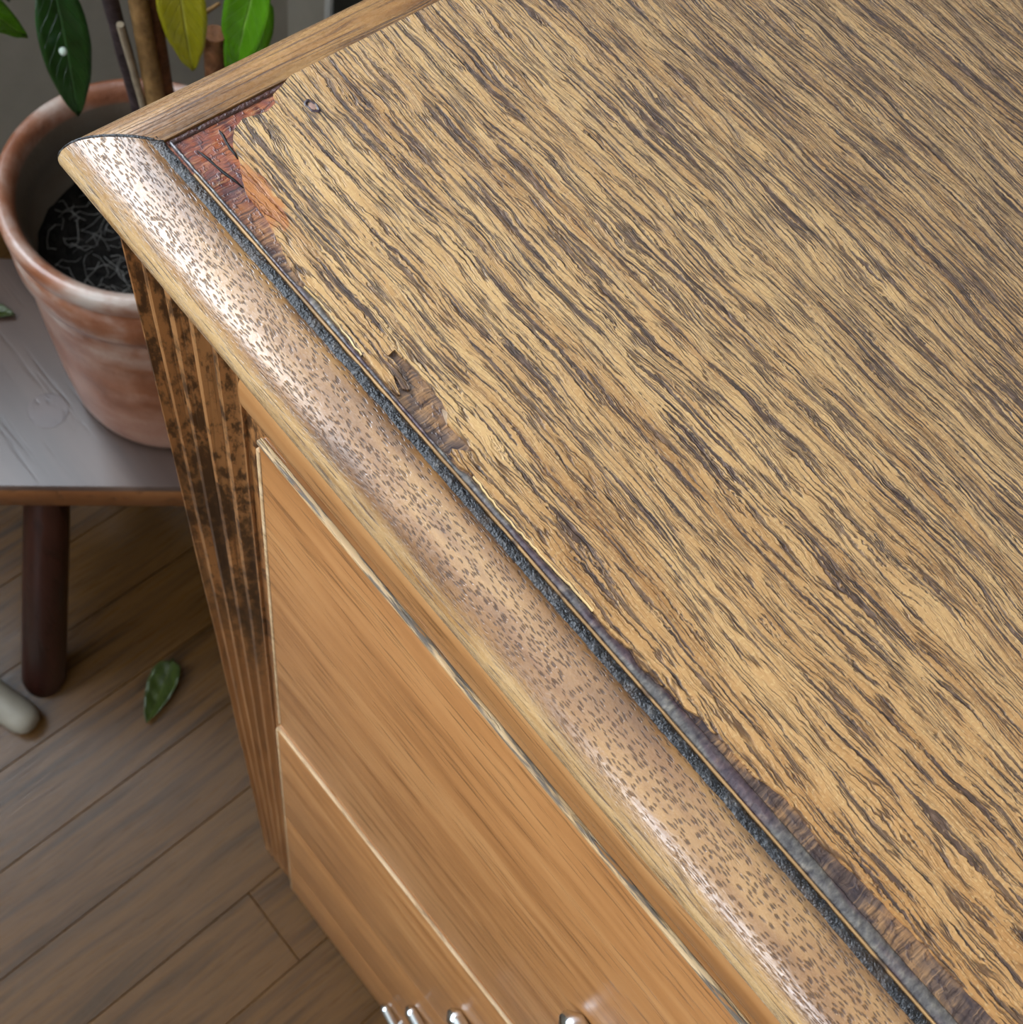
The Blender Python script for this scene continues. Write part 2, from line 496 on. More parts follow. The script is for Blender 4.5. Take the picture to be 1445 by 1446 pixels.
def mesh(name, verts, faces, mat, parent=None, origin=None, smooth=True, uvs=None, sharp=None):
    """verts in world metres; becomes one object whose origin is `origin`"""
    og = Vector(origin) if origin is not None else (WO[parent] if parent else Vector((0, 0, 0)))
    me = bpy.data.meshes.new(name)
    me.from_pydata([tuple(Vector(v) - og) for v in verts], [], faces)
    if uvs:
        lay = me.uv_layers.new(name='uv')
        for l in me.loops:
            lay.data[l.index].uv = uvs[l.vertex_index]
    bm = bmesh.new()
    bm.from_mesh(me)
    bmesh.ops.recalc_face_normals(bm, faces=bm.faces)
    bm.to_mesh(me)
    bm.free()
    me.materials.append(mat)
    if smooth:
        for p in me.polygons:
            p.use_smooth = True
        if sharp:
            me.set_sharp_from_angle(angle=math.radians(sharp))
    return link(bpy.data.objects.new(name, me), parent, og)


def box_vf(x0, x1, y0, y1, z0, z1):
    v = [(x, y, z) for z in (z0, z1) for y in (y0, y1) for x in (x0, x1)]
    f = [(0, 2, 3, 1), (4, 5, 7, 6), (0, 1, 5, 4), (2, 6, 7, 3), (0, 4, 6, 2), (1, 3, 7, 5)]
    return v, f


def boxes(name, lst, mat, parent=None, origin=None, bevel=0.0, segs=2):
    vs, fs = [], []
    for b in lst:
        v, f = box_vf(*b)
        k = len(vs)
        vs += v
        fs += [tuple(i + k for i in q) for q in f]
    og = Vector(origin) if origin is not None else (WO[parent] if parent else Vector((0, 0, 0)))
    me = bpy.data.meshes.new(name)
    me.from_pydata([tuple(Vector(v) - og) for v in vs], [], fs)
    bm = bmesh.new()
    bm.from_mesh(me)
    if bevel:
        bmesh.ops.bevel(bm, geom=bm.edges[:], offset=bevel, segments=segs, affect='EDGES', profile=0.5)
    bmesh.ops.recalc_face_normals(bm, faces=bm.faces)
    bm.to_mesh(me)
    bm.free()
    me.materials.append(mat)
    if bevel:
        for p in me.polygons:
            p.use_smooth = True
        me.set_sharp_from_angle(angle=math.radians(35))
    return link(bpy.data.objects.new(name, me), parent, og)


def tube_vf(pts, radii, n=12, cap=True):
    pts = [Vector(p) for p in pts]
    vs, fs = [], []
    up = Vector((0.13, 0.21, 0.97))
    for i, p in enumerate(pts):
        t = (pts[min(i + 1, len(pts) - 1)] - pts[max(i - 1, 0)]).normalized()
        if abs(t.dot(up)) > 0.93:
            up = Vector((0.97, 0.13, 0.2))
        a = t.cross(up).normalized()
        c = a.cross(t).normalized()
        r = radii[i] if isinstance(radii, (list, tuple)) else radii
        for k in range(n):
            w = 2 * math.pi * k / n
            vs.append(p + (a * math.cos(w) + c * math.sin(w)) * r)
    for i in range(len(pts) - 1):
        for k in range(n):
            fs.append((i * n + k, i * n + (k + 1) % n, (i + 1) * n + (k + 1) % n, (i + 1) * n + k))
    if cap:
        fs.append(tuple(range(n)))
        fs.append(tuple(range((len(pts) - 1) * n, len(pts) * n)))
    return vs, fs


def tube(name, pts, radii, mat, parent=None, origin=None, n=12):
    v, f = tube_vf(pts, radii, n)
    return mesh(name, v, f, mat, parent, origin, sharp=60)


def lathe(name, prof, centre, mat, parent=None, origin=None, n=64, sharp=None):
    vs, fs = [], []
    for r, z in prof:
        for k in range(n):
            w = 2 * math.pi * k / n
            vs.append((centre[0] + r * math.cos(w), centre[1] + r * math.sin(w), z))
    for i in range(len(prof) - 1):
        for k in range(n):
            fs.append((i * n + k, i * n + (k + 1) % n, (i + 1) * n + (k + 1) % n, (i + 1) * n + k))
    fs.append(tuple(range(n)))
    fs.append(tuple(range((len(prof) - 1) * n, len(prof) * n)))
    return mesh(name, vs, fs, mat, parent, origin, sharp=sharp)


# ------------------------------------------------------------------ room
RX1, CEIL = 2.7, 2.5
BACK_Y = 0.545 * S
floor = boxes('floor', [(WL_X, RX1, FRONT_Y, BACK_Y, -0.06, -0.020)], M_SUB)
tag(floor, 'brown oak plank floor beneath the chest and stool', 'floor', kind='structure')
pw = 0.068 * S
seam0 = -0.091 * S
k0 = math.floor((WL_X - seam0) / pw)
plank_mesh = {}
x = seam0 + k0 * pw
col_i = k0
while x < RX1:
    if col_i == 0:
        ends = [FRONT_Y, -1.25, 0.0152 * S, BACK_Y]
    else:
        e = FRONT_Y - random.uniform(0.1, 0.9)
        ends = [FRONT_Y]
        while e < BACK_Y:
            e += 1.3
            if FRONT_Y + 0.15 < e < BACK_Y - 0.1:
                ends.append(e)
        ends.append(BACK_Y)
    xa, xb = max(x, WL_X), min(x + pw, RX1)
    for a, c in zip(ends[:-1], ends[1:]):
        o = boxes('plank', [(xa + .0002, xb - .0002, a + .0002, c - .0002, -0.0195, random.uniform(-0.0003, 0.0))], M_PLANK, floor,
                  origin=((xa + xb) / 2, (a + c) / 2, -0.02), bevel=0.0006, segs=1)
    x += pw
    col_i += 1

T = 0.12
w = WIN1
wl = boxes('wall_left', [(WL_X - T, WL_X, FRONT_Y - T, w['y0'], -0.02, CEIL), (WL_X - T, WL_X, w['y1'], BACK_Y + T, -0.02, CEIL),
                         (WL_X - T, WL_X, w['y0'], w['y1'], -0.02, w['z0']), (WL_X - T, WL_X, w['y0'], w['y1'], w['z1'], CEIL)], M_WALL)
tag(wl, 'warm grey painted wall behind the potted plant', 'wall', kind='structure')
wb = boxes('wall_back', [(WL_X, RX1 + T, BACK_Y, BACK_Y + T, -0.02, CEIL)], M_WALL)
tag(wb, 'warm grey painted wall behind the chest', 'wall', kind='structure')
wr = boxes('wall_right', [(RX1, RX1 + T, FRONT_Y - T, BACK_Y, -0.02, CEIL)], M_WALL)
tag(wr, 'plain painted wall on the far side of the chest', 'wall', kind='structure')
w = WIN2
wf = boxes('wall_front', [(WL_X, w['x0'], FRONT_Y - T, FRONT_Y, -0.02, CEIL), (w['x1'], RX1, FRONT_Y - T, FRONT_Y, -0.02, CEIL),
                          (w['x0'], w['x1'], FRONT_Y - T, FRONT_Y, -0.02, w['z0']), (w['x0'], w['x1'], FRONT_Y - T, FRONT_Y, w['z1'], CEIL)], M_WALL)
tag(wf, 'painted wall with a window facing the chest', 'wall', kind='structure')
ce = boxes('ceiling', [(WL_X - T, RX1 + T, FRONT_Y - T, BACK_Y + T, CEIL, CEIL + 0.1)], M_CEIL)
tag(ce, 'plain white ceiling', 'ceiling', kind='structure')


def window(name, axis, w, pos, label):
    f = 0.05
    if axis == 'x':
        a0, a1 = w['y0'], w['y1']
        bx = lambda p, q, z0, z1: (pos - 0.09, pos - 0.03, p, q, z0, z1)
    else:
        a0, a1 = w['x0'], w['x1']
        bx = lambda p, q, z0, z1: (p, q, pos - 0.09, pos - 0.03, z0, z1)
    mid = (a0 + a1) / 2
    ob = boxes(name, [bx(a0, a0 + f, w['z0'], w['z1']), bx(a1 - f, a1, w['z0'], w['z1']), bx(a0 + f, a1 - f, w['z0'], w['z0'] + f), bx(a0 + f, a1 - f, w['z1'] - f, w['z1'])], M_WHITE)
    tag(ob, label, 'window', kind='structure')
    boxes('mullion', [bx(mid - 0.03, mid + 0.03, w['z0'] + f, w['z1'] - f)], M_WHITE, ob)
    return ob


window('window_1', 'x', WIN1, WL_X, 'white framed window above the potted plant')
window('window_2', 'y', WIN2, FRONT_Y, 'white framed window facing the chest front')
tr = boxes('trim_1', [(-0.679 * S, -0.671 * S, BACK_Y - 0.012, BACK_Y, 0.0, 2.1)], M_WHITE, bevel=0.002)
tag(tr, 'pale upright trim strip on the wall behind the chest', 'trim', kind='structure')
dr = boxes('dark_panel_1', [(-0.670 * S, 0.1, BACK_Y - 0.008, BACK_Y, 0.001, 2.05)], M_DARK, bevel=0.002)  # flat dark panel against the back wall
tag(dr, 'dark panel on the back wall behind the chest', 'door', kind='structure')

# ------------------------------------------------------------------ chest of drawers
JX, JY, JD = -0.10272, 0.05340, 0.135           # inner mitre point of the top, units
J = U(JX, JY, JD)
XR, YB = 0.78, 0.60                              # right end and back of the chest, metres
chest = empty('chest_of_drawers', (S * -0.1105, S * 0.0465, 0.0),
              'worn oak chest of drawers with chipped veneer top and fluted corner post', 'chest')


def mm(x, y, z=0.0):
    return J + Vector((x, y, z)) / 1000.0


ZT = J.z
LEN = (XR - J.x) * 1000
DEP = (YB - J.y) * 1000

# carcass: sides, back, rails and bottom as one frame
cx0, cx1 = S * -0.1085, XR - 0.012
cy0, cy1 = S * 0.052, YB - 0.012
zc = ZT - 0.0127
carc = boxes('carcass', [(cx0, cx0 + 0.018, cy0, cy1, 0.0, zc), (cx1 - 0.018, cx1, cy0, cy1, 0.0, zc),
                         (cx0 + 0.018, cx1 - 0.018, cy1 - 0.01, cy1, 0.02, zc), (cx0 + 0.018, cx1 - 0.018, cy0, cy1 - 0.01, 0.004, 0.02),
                         (cx0 + 0.018, cx1 - 0.018, cy0, cy0 + 0.03, zc - 0.02, zc)], M_CARC, chest)

# board under the veneer
board = boxes('top_board', [(J.x - 0.0012, XR - 0.003, J.y - 0.0030, YB - 0.003, ZT - 0.0126, ZT - 0.0007)], M_BARE, chest, origin=J)
board['label'] = 'bare reddish board showing where the veneer has chipped off'

# veneer sheet with its broken front edge (mm from the inner mitre point)
EDGE = [(-0.8, 26.6), (0.3, 23.7), (1.1, 21.3), (2.9, 20.5), (3.7, 18.2), (2.7, 13.5), (3.8, 11.1), (6.4, 8.9), (9.8, 7.9), (13.1, 6.0),
        (16.6, 4.7), (19.9, 4.7), (23.2, 4.3), (26.5, 3.5), (29.7, 2.7), (32.4, 1.9), (36.4, 1.6), (39.9, 1.9), (43.8, 1.7), (46.8, 1.5),
        (52.2, 1.3), (56.8, 1.3), (59.9, 1.2), (61.4, 1.4), (61.6, 1.7), (59.4, 2.4), (58.1, 3.1), (59.5, 3.0), (61.0, 2.7), (61.8, 3.4),
        (61.5, 3.8), (59.7, 4.3), (56.9, 4.7), (54.9, 4.5), (54.6, 6.2), (55.9, 6.3), (57.7, 6.5), (59.7, 6.6), (61.8, 6.8), (63.5, 6.6),
        (65.1, 6.6), (66.3, 6.6), (67.3, 6.3), (68.3, 6.1), (69.9, 4.7), (71.0, 4.7), (72.5, 4.7), (74.4, 4.9), (76.7, 4.9), (76.2, 4.3),
        (74.1, 2.3), (74.5, 1.6), (77.2, 1.3), (79.8, 2.0), (83.1, 1.8), (87.7, 1.7), (94.4, 1.8), (100.4, 2.0), (103.8, 2.2), (106.8, 2.3),
        (108.3, 2.2), (112.9, 2.1), (116.7, 2.9), (119.2, 2.2), (122.7, 2.7), (125.1, 3.2), (128.0, 3.0), (131.6, 4.1), (135.2, 4.0),
        (139.2, 4.3), (142.6, 4.3), (144.2, 4.9), (148.1, 5.8), (152.1, 5.6), (155.7, 5.0), (158.9, 5.6), (164.6, 6.2), (168.6, 6.3),
        (172.5, 6.7), (177.2, 6.8), (181.9, 6.9), (185.9, 7.2), (189.7, 7.4)]
rng = random.Random(3)
edge = []
for (a, c) in zip(EDGE[:-1], EDGE[1:]):              # splintered: small steps along the grain
    n = max(1, int(math.hypot(c[0] - a[0], c[1] - a[1]) / 0.8))
    for i in range(n):
        t = i / n
        e = 0.0 if i == 0 else rng.uniform(-0.16, 0.16)
        edge.append((a[0] + (c[0] - a[0]) * t, a[1] + (c[1] - a[1]) * t + e))
xx = EDGE[-1][0]
yy = EDGE[-1][1]
while xx < LEN - 10:
    edge.append((xx, yy))
    xx += rng.uniform(1.5, 4)
    yy = max(1.2, min(8, yy + rng.uniform(-0.8, 0.7)))
loop = [(-0.8, DEP - 3), (-0.8, 60.0)] + edge + [(LEN - 3, 1.5), (LEN - 3, DEP - 3)]
bm = bmesh.new()
top = [bm.verts.new((px / 1000, py / 1000, 0.0)) for px, py in loop]
es = [bm.edges.new((top[i], top[(i + 1) % len(top)])) for i in range(len(top))]
bmesh.ops.triangle_fill(bm, edges=es, use_beauty=True)
r = bmesh.ops.extrude_face_region(bm, geom=bm.faces[:])
bmesh.ops.translate(bm, verts=[v for v in r['geom'] if isinstance(v, bmesh.types.BMVert)], vec=(0, 0, -0.00068))
bmesh.ops.recalc_face_normals(bm, faces=bm.faces)
me = bpy.data.meshes.new('veneer')
bm.to_mesh(me)
bm.free()
me.materials.append(V)
ven = link(bpy.data.objects.new('veneer', me), chest, J)
ven['label'] = 'golden oak veneer with dark open grain and a splintered edge'

# fresh pale wood where the veneer edge has broken away
M_FRESH = mat_wood_plain('fresh_edge', lin(196, 156, 100), lin(222, 188, 134), lin(236, 210, 164), 'X', 90, 900, 0.5, 0.5)
for lo_, hi_ in ((36, 53), (79, 109)):
    vs, fs = [], []
    ii = [i for i, p in enumerate(edge) if lo_ < p[0] < hi_ and p[1] < 3.2]
    seg = edge[min(ii):max(ii) + 1]
    for i, p in enumerate(seg):
        q0, q1 = seg[max(0, i - 2)], seg[min(len(seg) - 1, i + 2)]
        t = Vector((q1[0] - q0[0], q1[1] - q0[1]))
        nn_ = Vector((-t.y, t.x)).normalized() if t.length > 1e-6 else Vector((0, 1))
        wd = 0.26 + 0.24 * mnoise.noise(Vector((p[0] * 0.5, 7, 0)))
        vs += [mm(p[0] + nn_.x * wd, p[1] + nn_.y * wd, 0.015), mm(p[0] - nn_.x * 0.12, p[1] - nn_.y * 0.12, -0.16), mm(p[0] - nn_.x * 0.16, p[1] - nn_.y * 0.16, -0.6)]
    for i in range(len(seg) - 1):
        fs += [(3 * i, 3 * i + 1, 3 * i + 4, 3 * i + 3), (3 * i + 1, 3 * i + 2, 3 * i + 5, 3 * i + 4)]
    be = mesh('broken_edge', vs, fs, M_FRESH, chest, J)
    be['label'] = 'pale fresh wood along the broken veneer edge'

# knot near the corner
kc = mm(6.9, 25.5)
kv, kf = [], []
N = 28
for j, (rr, zz) in enumerate([(1.25, 0.00002), (1.05, 0.00022), (0.80, 0.00010), (0.66, -0.0001)]):
    for k in range(N):
        a = 2 * math.pi * k / N
        q = rr * (1 + 0.16 * math.sin(2 * a + 1) + 0.10 * math.sin(5 * a))
        kv.append(kc + Vector((q * 1.25 * math.cos(a) / 1000, q * 0.9 * math.sin(a) / 1000, zz)))
for j in range(3):
    for k in range(N):
        kf.append((j * N + k, j * N + (k + 1) % N, (j + 1) * N + (k + 1) % N, (j + 1) * N + k))
knot = mesh('knot', kv, kf, mat_simple('knot_rim', lin(52, 34, 40), 0.3, 0.6, 900, 0.5, 0.0003), chest, kc)
knot['label'] = 'small dark rimmed knot in the veneer'
pv = [kc + Vector((0, 0, 0.00012))]
for k in range(N):
    a = 2 * math.pi * k / N
    pv.append(kc + Vector((0.76 * 1.2 * math.cos(a) / 1000, 0.76 * 0.9 * math.sin(a) / 1000, -0.00002)))
mesh('knot_core', pv, [(0, 1 + k, 1 + (k + 1) % N) for k in range(N)], mat_simple('knot_core', lin(158, 124, 112), 0.5, 0.4, 600, 0.2), knot, kc)


# mouldings: bullnose profile, offset outwards (mm) and height (mm), mitred at the corner
PROF = [(-2.0, -0.9), (-2.15, -0.25), (-2.7, 0.0), (-4.2, -0.1), (-6.0, -0.5), (-7.8, -1.2), (-9.4, -2.1), (-10.8, -3.2), (-11.9, -4.4), (-12.8, -5.8),
        (-13.5, -7.2), (-13.95, -8.6), (-14.1, -9.8), (-14.05, -10.9), (-13.75, -11.8), (-13.1, -12.4), (-12.2, -12.6), (-2.0, -12.6)]


def moulding(name, prof, along, length, mat, start_at_mitre=True, start=0.0, step=3.0, amp=0.07, seed=0.0):
    arc = [0.0]
    for a, c in zip(prof[:-1], prof[1:]):
        arc.append(arc[-1] + math.hypot(c[0] - a[0], c[1] - a[1]))
    n = int(length / step)
    vs, fs, uv = [], [], []
    m = len(prof)
    for i in range(n + 1):
        t = i / n
        for j, (o, z) in enumerate(prof):
            s0 = o if start_at_mitre else start
            s = s0 + (length - s0) * (t ** 1.6)
            d = mnoise.noise(Vector((s * 0.045 + seed, arc[j] * 0.12, seed))) * amp + mnoise.noise(Vector((s * 0.3, arc[j] * 0.4, seed + 5))) * amp * 0.35
            k = 0.0 if j in (0, m - 1) else 1.0
            oo, zz = o + d * k * 0.6, z + d * k * 0.6
            p = mm(s, oo, zz) if along == 'X' else mm(oo, s, zz)
            vs.append(p)
            uv.append((s / 1000, arc[j] / 1000))
    for i in range(n):
        for j in range(m - 1):
            fs.append((i * m + j, i * m + j + 1, (i + 1) * m + j + 1, (i + 1) * m + j))
        fs.append((i * m + m - 1, i * m, (i + 1) * m, (i + 1) * m + m - 1))
    fs.append(tuple(range(m)))
    fs.append(tuple(range(n * m, n * m + m)))
    return mesh(name, vs, fs, mat, chest, J, uvs=uv, sharp=50)


fm = moulding('front_moulding', PROF, 'X', LEN - 1, M_FRONT, seed=1.3)
fm['label'] = 'rounded brown front moulding with dark pores and pale worn edge'
PROF_S = [(-0.5, -0.9)] + [(-0.55, -0.1), (-1.2, 0.08)] + PROF[3:-1] + [(-0.5, -12.6)]
sm = moulding('side_moulding', PROF_S, 'Y', DEP - 1, M_SIDE, seed=4.1)
sm['label'] = 'straight grained side moulding running back from the mitred corner'
BEAD = [(-9.0, -12.7), (-11.2, -12.7), (-11.3, -19.0), (-11.5, -19.8), (-11.9, -21.5), (-12.0, -25.0), (-11.9, -28.0), (-11.5, -30.0), (-10.8, -30.8), (-9.0, -30.8)]
bd = moulding('bead_moulding', BEAD, 'X', LEN - 30, M_FRIEZE, False, (S * -0.0735 - J.x) * 1000, 3.0, 0.12, 8.0)
bd['label'] = 'narrow pale frieze strip under the front moulding'

# black grime packed into the joint, the inlay line and the grey filler behind it: bumpy strips


def strip(name, y0, y1, z0, crown, along, s0, s1, mat, rough=0.12, ny=6, step=0.7, seed=0.0, mask=None, wave=0.0):
    n = int((s1 - s0) / step)
    vs, fs = [], []
    m = ny + 1
    for i in range(n + 1):
        s = s0 + (s1 - s0) * i / n
        a = y0(s) if callable(y0) else y0
        c = y1(s) if callable(y1) else y1
        for j in range(m):
            t = j / ny
            o = a + (c - a) * t + mnoise.noise(Vector((s * 0.25, seed, 1))) * wave
            z = z0 + crown * math.sin(math.pi * t) + rough * mnoise.noise(Vector((s * 0.9, o * 1.7, seed))) + rough * 0.7 * mnoise.noise(Vector((s * 2.3, o * 3.1, seed + 3)))
            if j in (0, ny):
                z -= 0.25
            vs.append(mm(s, o, z) if along == 'X' else mm(o, s, z))
    k = len(vs)
    for i in range(n + 1):
        for j in (0, ny):
            p = vs[i * m + j]
            vs.append(Vector((p.x, p.y, ZT - 0.0012)))
    for i in range(n):
        for j in range(ny):
            fs.append((i * m + j, i * m + j + 1, (i + 1) * m + j + 1, (i + 1) * m + j))
        fs.append((i * m, (i + 1) * m, k + 2 * i + 2, k + 2 * i))
        fs.append((i * m + ny, k + 2 * i + 1, k + 2 * i + 3, (i + 1) * m + ny))
        fs.append((k + 2 * i, k + 2 * i + 2, k + 2 * i + 3, k + 2 * i + 1))
    return mesh(name, vs, fs, mat, chest, J)


VIS = 215.0
gr = strip('joint_grime', -2.55, -0.25, -0.22, 0.28, 'X', -1.9, VIS, M_GRIME, 0.16, 8, 0.6, 2.0, wave=0.25)
gr['label'] = 'black crusted grime packed into the joint behind the moulding'
il = strip('inlay_line', -0.32, 0.22, -0.05, 0.06, 'X', 8.0, VIS, M_INLAY, 0.05, 3, 1.0, 6.0)
il['label'] = 'thin tan inlay line along the joint'


def edge_y(s):
    best = 1.3
    for (a, c) in zip(EDGE[:-1], EDGE[1:]):
        if c[0] > a[0] and a[0] <= s <= c[0] and s > 30:
            best = a[1] + (c[1] - a[1]) * (s - a[0]) / (c[0] - a[0])
            break
    return best


def fill_w(s):
    if s < 36:
        return 0.95 + 0.25 * mnoise.noise(Vector((s * 0.2, 3, 0)))
    if 60 < s < 78:
        return 1.0
    w_ = min(2.9, max(1.0, edge_y(s) - 0.25))
    return w_ + 0.15 * mnoise.noise(Vector((s * 0.6, 1, 9)))


fl = strip('grey_filler', 0.18, fill_w, -0.42, 0.34, 'X', 0.2, VIS, M_FILL, 0.10, 8, 0.6, 9.0)
fl['label'] = 'glossy grey old filler between the inlay line and the veneer'
# grime in the mitre and in the side joint
mp = [(-0.4, -0.25)] + PROF[2:12]
v_, f_ = tube_vf([mm(o_, o_, z_ - 0.10) for o_, z_ in mp], [0.00036 - 0.000022 * i for i in range(len(mp))], 6)
mt = mesh('mitre_line', v_, f_, M_GRIME, chest, J)
mt['label'] = 'dark dirt line along the corner mitre'
sg = strip('side_joint_grime', -0.6, lambda s: 0.0 if s > 24 else 0.7, -0.45, 0.10, 'Y', 0.0, 190.0, mat_simple('brown_grime', lin(74, 44, 40), 0.3, 0.6, 900, 0.6, 0.0005), 0.14, 5, 0.8, 5.0)
sg['label'] = 'reddish brown grime along the side joint'

# splits and a flake in the bare corner
for a, c in (((4.0, 3.4), (14.5, 5.2)), ((2.2, 9.0), (9.0, 8.0)), ((3.0, 12.6), (6.5, 9.2))):
    v_, f_ = tube_vf([mm(a[0] + (c[0] - a[0]) * t, a[1] + (c[1] - a[1]) * t + 0.10 * math.sin(9 * t), -0.66) for t in (0, .2, .4, .6, .8, 1)],
                     [0.00012, 0.00028, 0.0002, 0.0003, 0.00025, 0.0001], 5)
    mesh('crack', v_, f_, mat_simple('crack_black', lin(12, 10, 12), 0.5), chest, J)


def flake(pts, z, th, mat, name='veneer_flake'):
    b2 = bmesh.new()
    vv = [b2.verts.new((px / 1000, py / 1000, z / 1000)) for px, py in pts]
    f = b2.faces.new(vv)
    rr = bmesh.ops.extrude_face_region(b2, geom=[f])
    bmesh.ops.translate(b2, verts=[v for v in rr['geom'] if isinstance(v, bmesh.types.BMVert)], vec=(0, 0, th / 1000))
    bmesh.ops.recalc_face_normals(b2, faces=b2.faces)
    m_e = bpy.data.meshes.new(name)
    b2.to_mesh(m_e)
    b2.free()
    m_e.materials.append(mat)
    return link(bpy.data.objects.new(name, m_e), chest, J)


M_PALE = mat_simple('pale_flake', lin(168, 142, 118), 0.35, 0.6, 700, 0.2, 0.0003)
for pts in ([(10.2, 8.2), (13.2, 7.5), (13.5, 8.6), (10.8, 9.3)], [(67.6, 5.6), (68.6, 5.1), (70.2, 4.5), (70.0, 5.0), (68.6, 6.0)],
            [(5.2, 17.3), (7.0, 16.2), (7.6, 17.3), (5.8, 18.6)]):
    o = flake(pts, -0.7, 0.55, M_PALE)
    o['label'] = 'small pale lifted veneer flake'

# fluted corner post
NFL = 5
px0, px1 = S * -0.1105, S * -0.0785
pyf = S * 0.0465
prof = []
pitch = (px1 - px0) / NFL
xq = px0
prof.append((px0, pyf + 0.02))
prof.append((px0, pyf + 0.0008))
prof.append((px0 + 0.0006, pyf))
for i in range(NFL):
    a0 = px0 + i * pitch + 0.0012
    a1 = px0 + (i + 1) * pitch - 0.0004
    for k in range(9):
        t = k / 8
        prof.append((a0 + (a1 - a0) * t, pyf + 0.0030 * math.sin(math.pi * t) ** 0.7))
    prof.append((a1 + 0.0008, pyf - 0.0001))
prof.append((px1, pyf + 0.02))
zs = [0.0, 0.004] + [0.03 + i * 0.05 for i in range(20)]
ztop = ZT - 0.0128
zs = [z for z in zs if z < ztop - 0.02] + [ztop - 0.003, ztop]
vs, fs = [], []
m = len(prof)
for z in zs:
    for j, (a, c) in enumerate(prof):
        d = mnoise.noise(Vector((a * 300, z * 14, 2.0))) * 0.0003
        fade = min(1.0, max(0.25, z / 0.12))
        vs.append((a + d, pyf + (c - pyf) * (fade if c - pyf < 0.01 else 1.0) + d, z))
for i in range(len(zs) - 1):
    for j in range(m):
        fs.append((i * m + j, i * m + (j + 1) % m, (i + 1) * m + (j + 1) % m, (i + 1) * m + j))
fs.append(tuple(range(m)))
fs.append(tuple(range((len(zs) - 1) * m, len(zs) * m)))
post = mesh('corner_post', vs, fs, M_POST, chest, (px0, pyf, 0), sharp=40)
post['label'] = 'fluted corner post with blackened worn finish'

boxes('post_strip', [(px1, S * -0.0718, pyf + 0.0008, pyf + 0.02, 0.0, ZT - 0.0345)], M_POST, chest, origin=(px0, pyf, 0), bevel=0.0006)

# rail behind the drawers, recess shade put into its dark colour
boxes('front_rail', [(S * -0.0718, cx1, S * 0.0478, cy0, 0.006, ZT - 0.0310)], M_SHADOWGAP, chest)

# drawers with chrome bow handles
DY = 0.0445
DR = [(0.1690, 0.3785, DY), (0.3800, 0.5789, DY - 0.0013), (0.5793, 0.7788, DY - 0.0013), (0.7792, 0.9820, DY - 0.0013)]
HD = [0.270, 0.475, 0.670, 0.880]
dl, drr = S * -0.0714, S * -0.0714 + 0.66
hmesh = None
for i, (d0, d1, yy) in enumerate(DR):
    z0, z1 = S * (D - d1), S * (D - d0)
    y0 = S * yy
    y1 = S * 0.0476
    og = (dl, y0, z0)
    # front board with softened, slightly wavy left edge
    nx, vs, fs = 60, [], []
    dw = boxes('drawer', [(dl, drr, y0, y1, z0, z1)], M_DRAWER, chest, origin=og, bevel=0.0012 if i < 2 else 0.0003, segs=3)
    dw['label'] = ['top drawer front, honey oak with long dark grain', 'second drawer front with a pale upper edge', 'third drawer front, smooth honey oak', 'bottom drawer front close to the floor'][i]
    # pale lipping along the top edge
    if i < 2:
        boxes('edge_lipping', [(dl + 0.0002, drr - 0.0002, y0 - 0.0002, y0 + 0.0012, z1 - 0.0012, z1 + 0.0002)], M_LIP if i == 0 else M_EDGE, dw, origin=og, bevel=0.0003)
    e2 = boxes('edge_lipping', [(dl - 0.0003, dl + 0.0010, y0 - 0.0002, y1 - 0.0005, z0 + 0.001, z1 - 0.0042)], M_EDGE, dw, origin=og, bevel=0.0003)
    # handle: tapered bow standing off the drawer
    hz = S * (D - HD[i])
    hx = S * 0.0397
    pts, rad = [], []
    for k in range(29):
        t = k / 28
        off = 0.0036 + 0.0065 * math.sin(math.pi * t) ** 1.5
        pts.append((hx + 0.100 * t ** (1.5 if t < 0.1 else 1.0) if t >= 0.1 else hx + 0.1 * t, y0 - off, hz))
        e_ = min(t, 1 - t) * 0.1
        rad.append(0.0043 * (1 - (1 - min(1.0, (e_ + 0.0002) / 0.0045)) ** 2) ** 0.5)
    h = tube('handle', pts, rad, M_CHROME, dw, (hx, y0, hz), 14)
    h['label'] = 'chrome bow handle'
    for ex in (hx + 0.022, hx + 0.078):
        tube('handle_foot', [(ex, y0 + 0.0015, hz), (ex, y0 - 0.009, hz)], 0.0028, M_CHROME, dw, (ex, y0, hz), 10)

# ------------------------------------------------------------------ stool
DS = 0.685
zst = S * (D - DS)
e1 = Vector((0.604, 0.797, 0)).normalized()          # along the near edge
e2 = Vector((-0.797, 0.604, 0)).normalized()         # away from the lens
A = U(-0.3533, 0.0355, DS)
th = 0.0345
stool = empty('stool', (A.x + 0.05 * e1.x + 0.1 * e2.x, A.y + 0.05 * e1.y + 0.1 * e2.y, 0), 'low rustic wooden stool with round splayed legs under the plant pot', 'stool')


def st(a, c, z):
    return A + e1 * a + e2 * c + Vector((0, 0, z))


la, lb, dc = -0.13, 0.30, 0.205
ring = []
for (ca, cc, s0) in ((la + .02, .015, 180), (lb - .02, .015, 270), (lb - .02, dc - .015, 0), (la + .02, dc - .015, 90)):
    for k in range(6):
        w_ = math.radians(s0 + 90 * k / 5)
        ring.append((ca + .02 * math.cos(w_), cc + .015 * math.sin(w_)))
vs, fs = [], []
lev = [(-0.0025, 0.0), (0.0, -0.003), (0.0, -th + 0.003), (-0.0025, -th)]
n = len(ring)
ma, mc = (la + lb) / 2, dc / 2
for ins, z in lev:
    for a, c in ring:
        fa = (abs(a - ma) + ins) / abs(a - ma)
        fc = (abs(c - mc) + ins) / max(1e-6, abs(c - mc))
        vs.append(st(ma + (a - ma) * fa, mc + (c - mc) * fc, z))
for i in range(3):
    for k in range(n):
        fs.append((i * n + k, i * n + (k + 1) % n, (i + 1) * n + (k + 1) % n, (i + 1) * n + k))
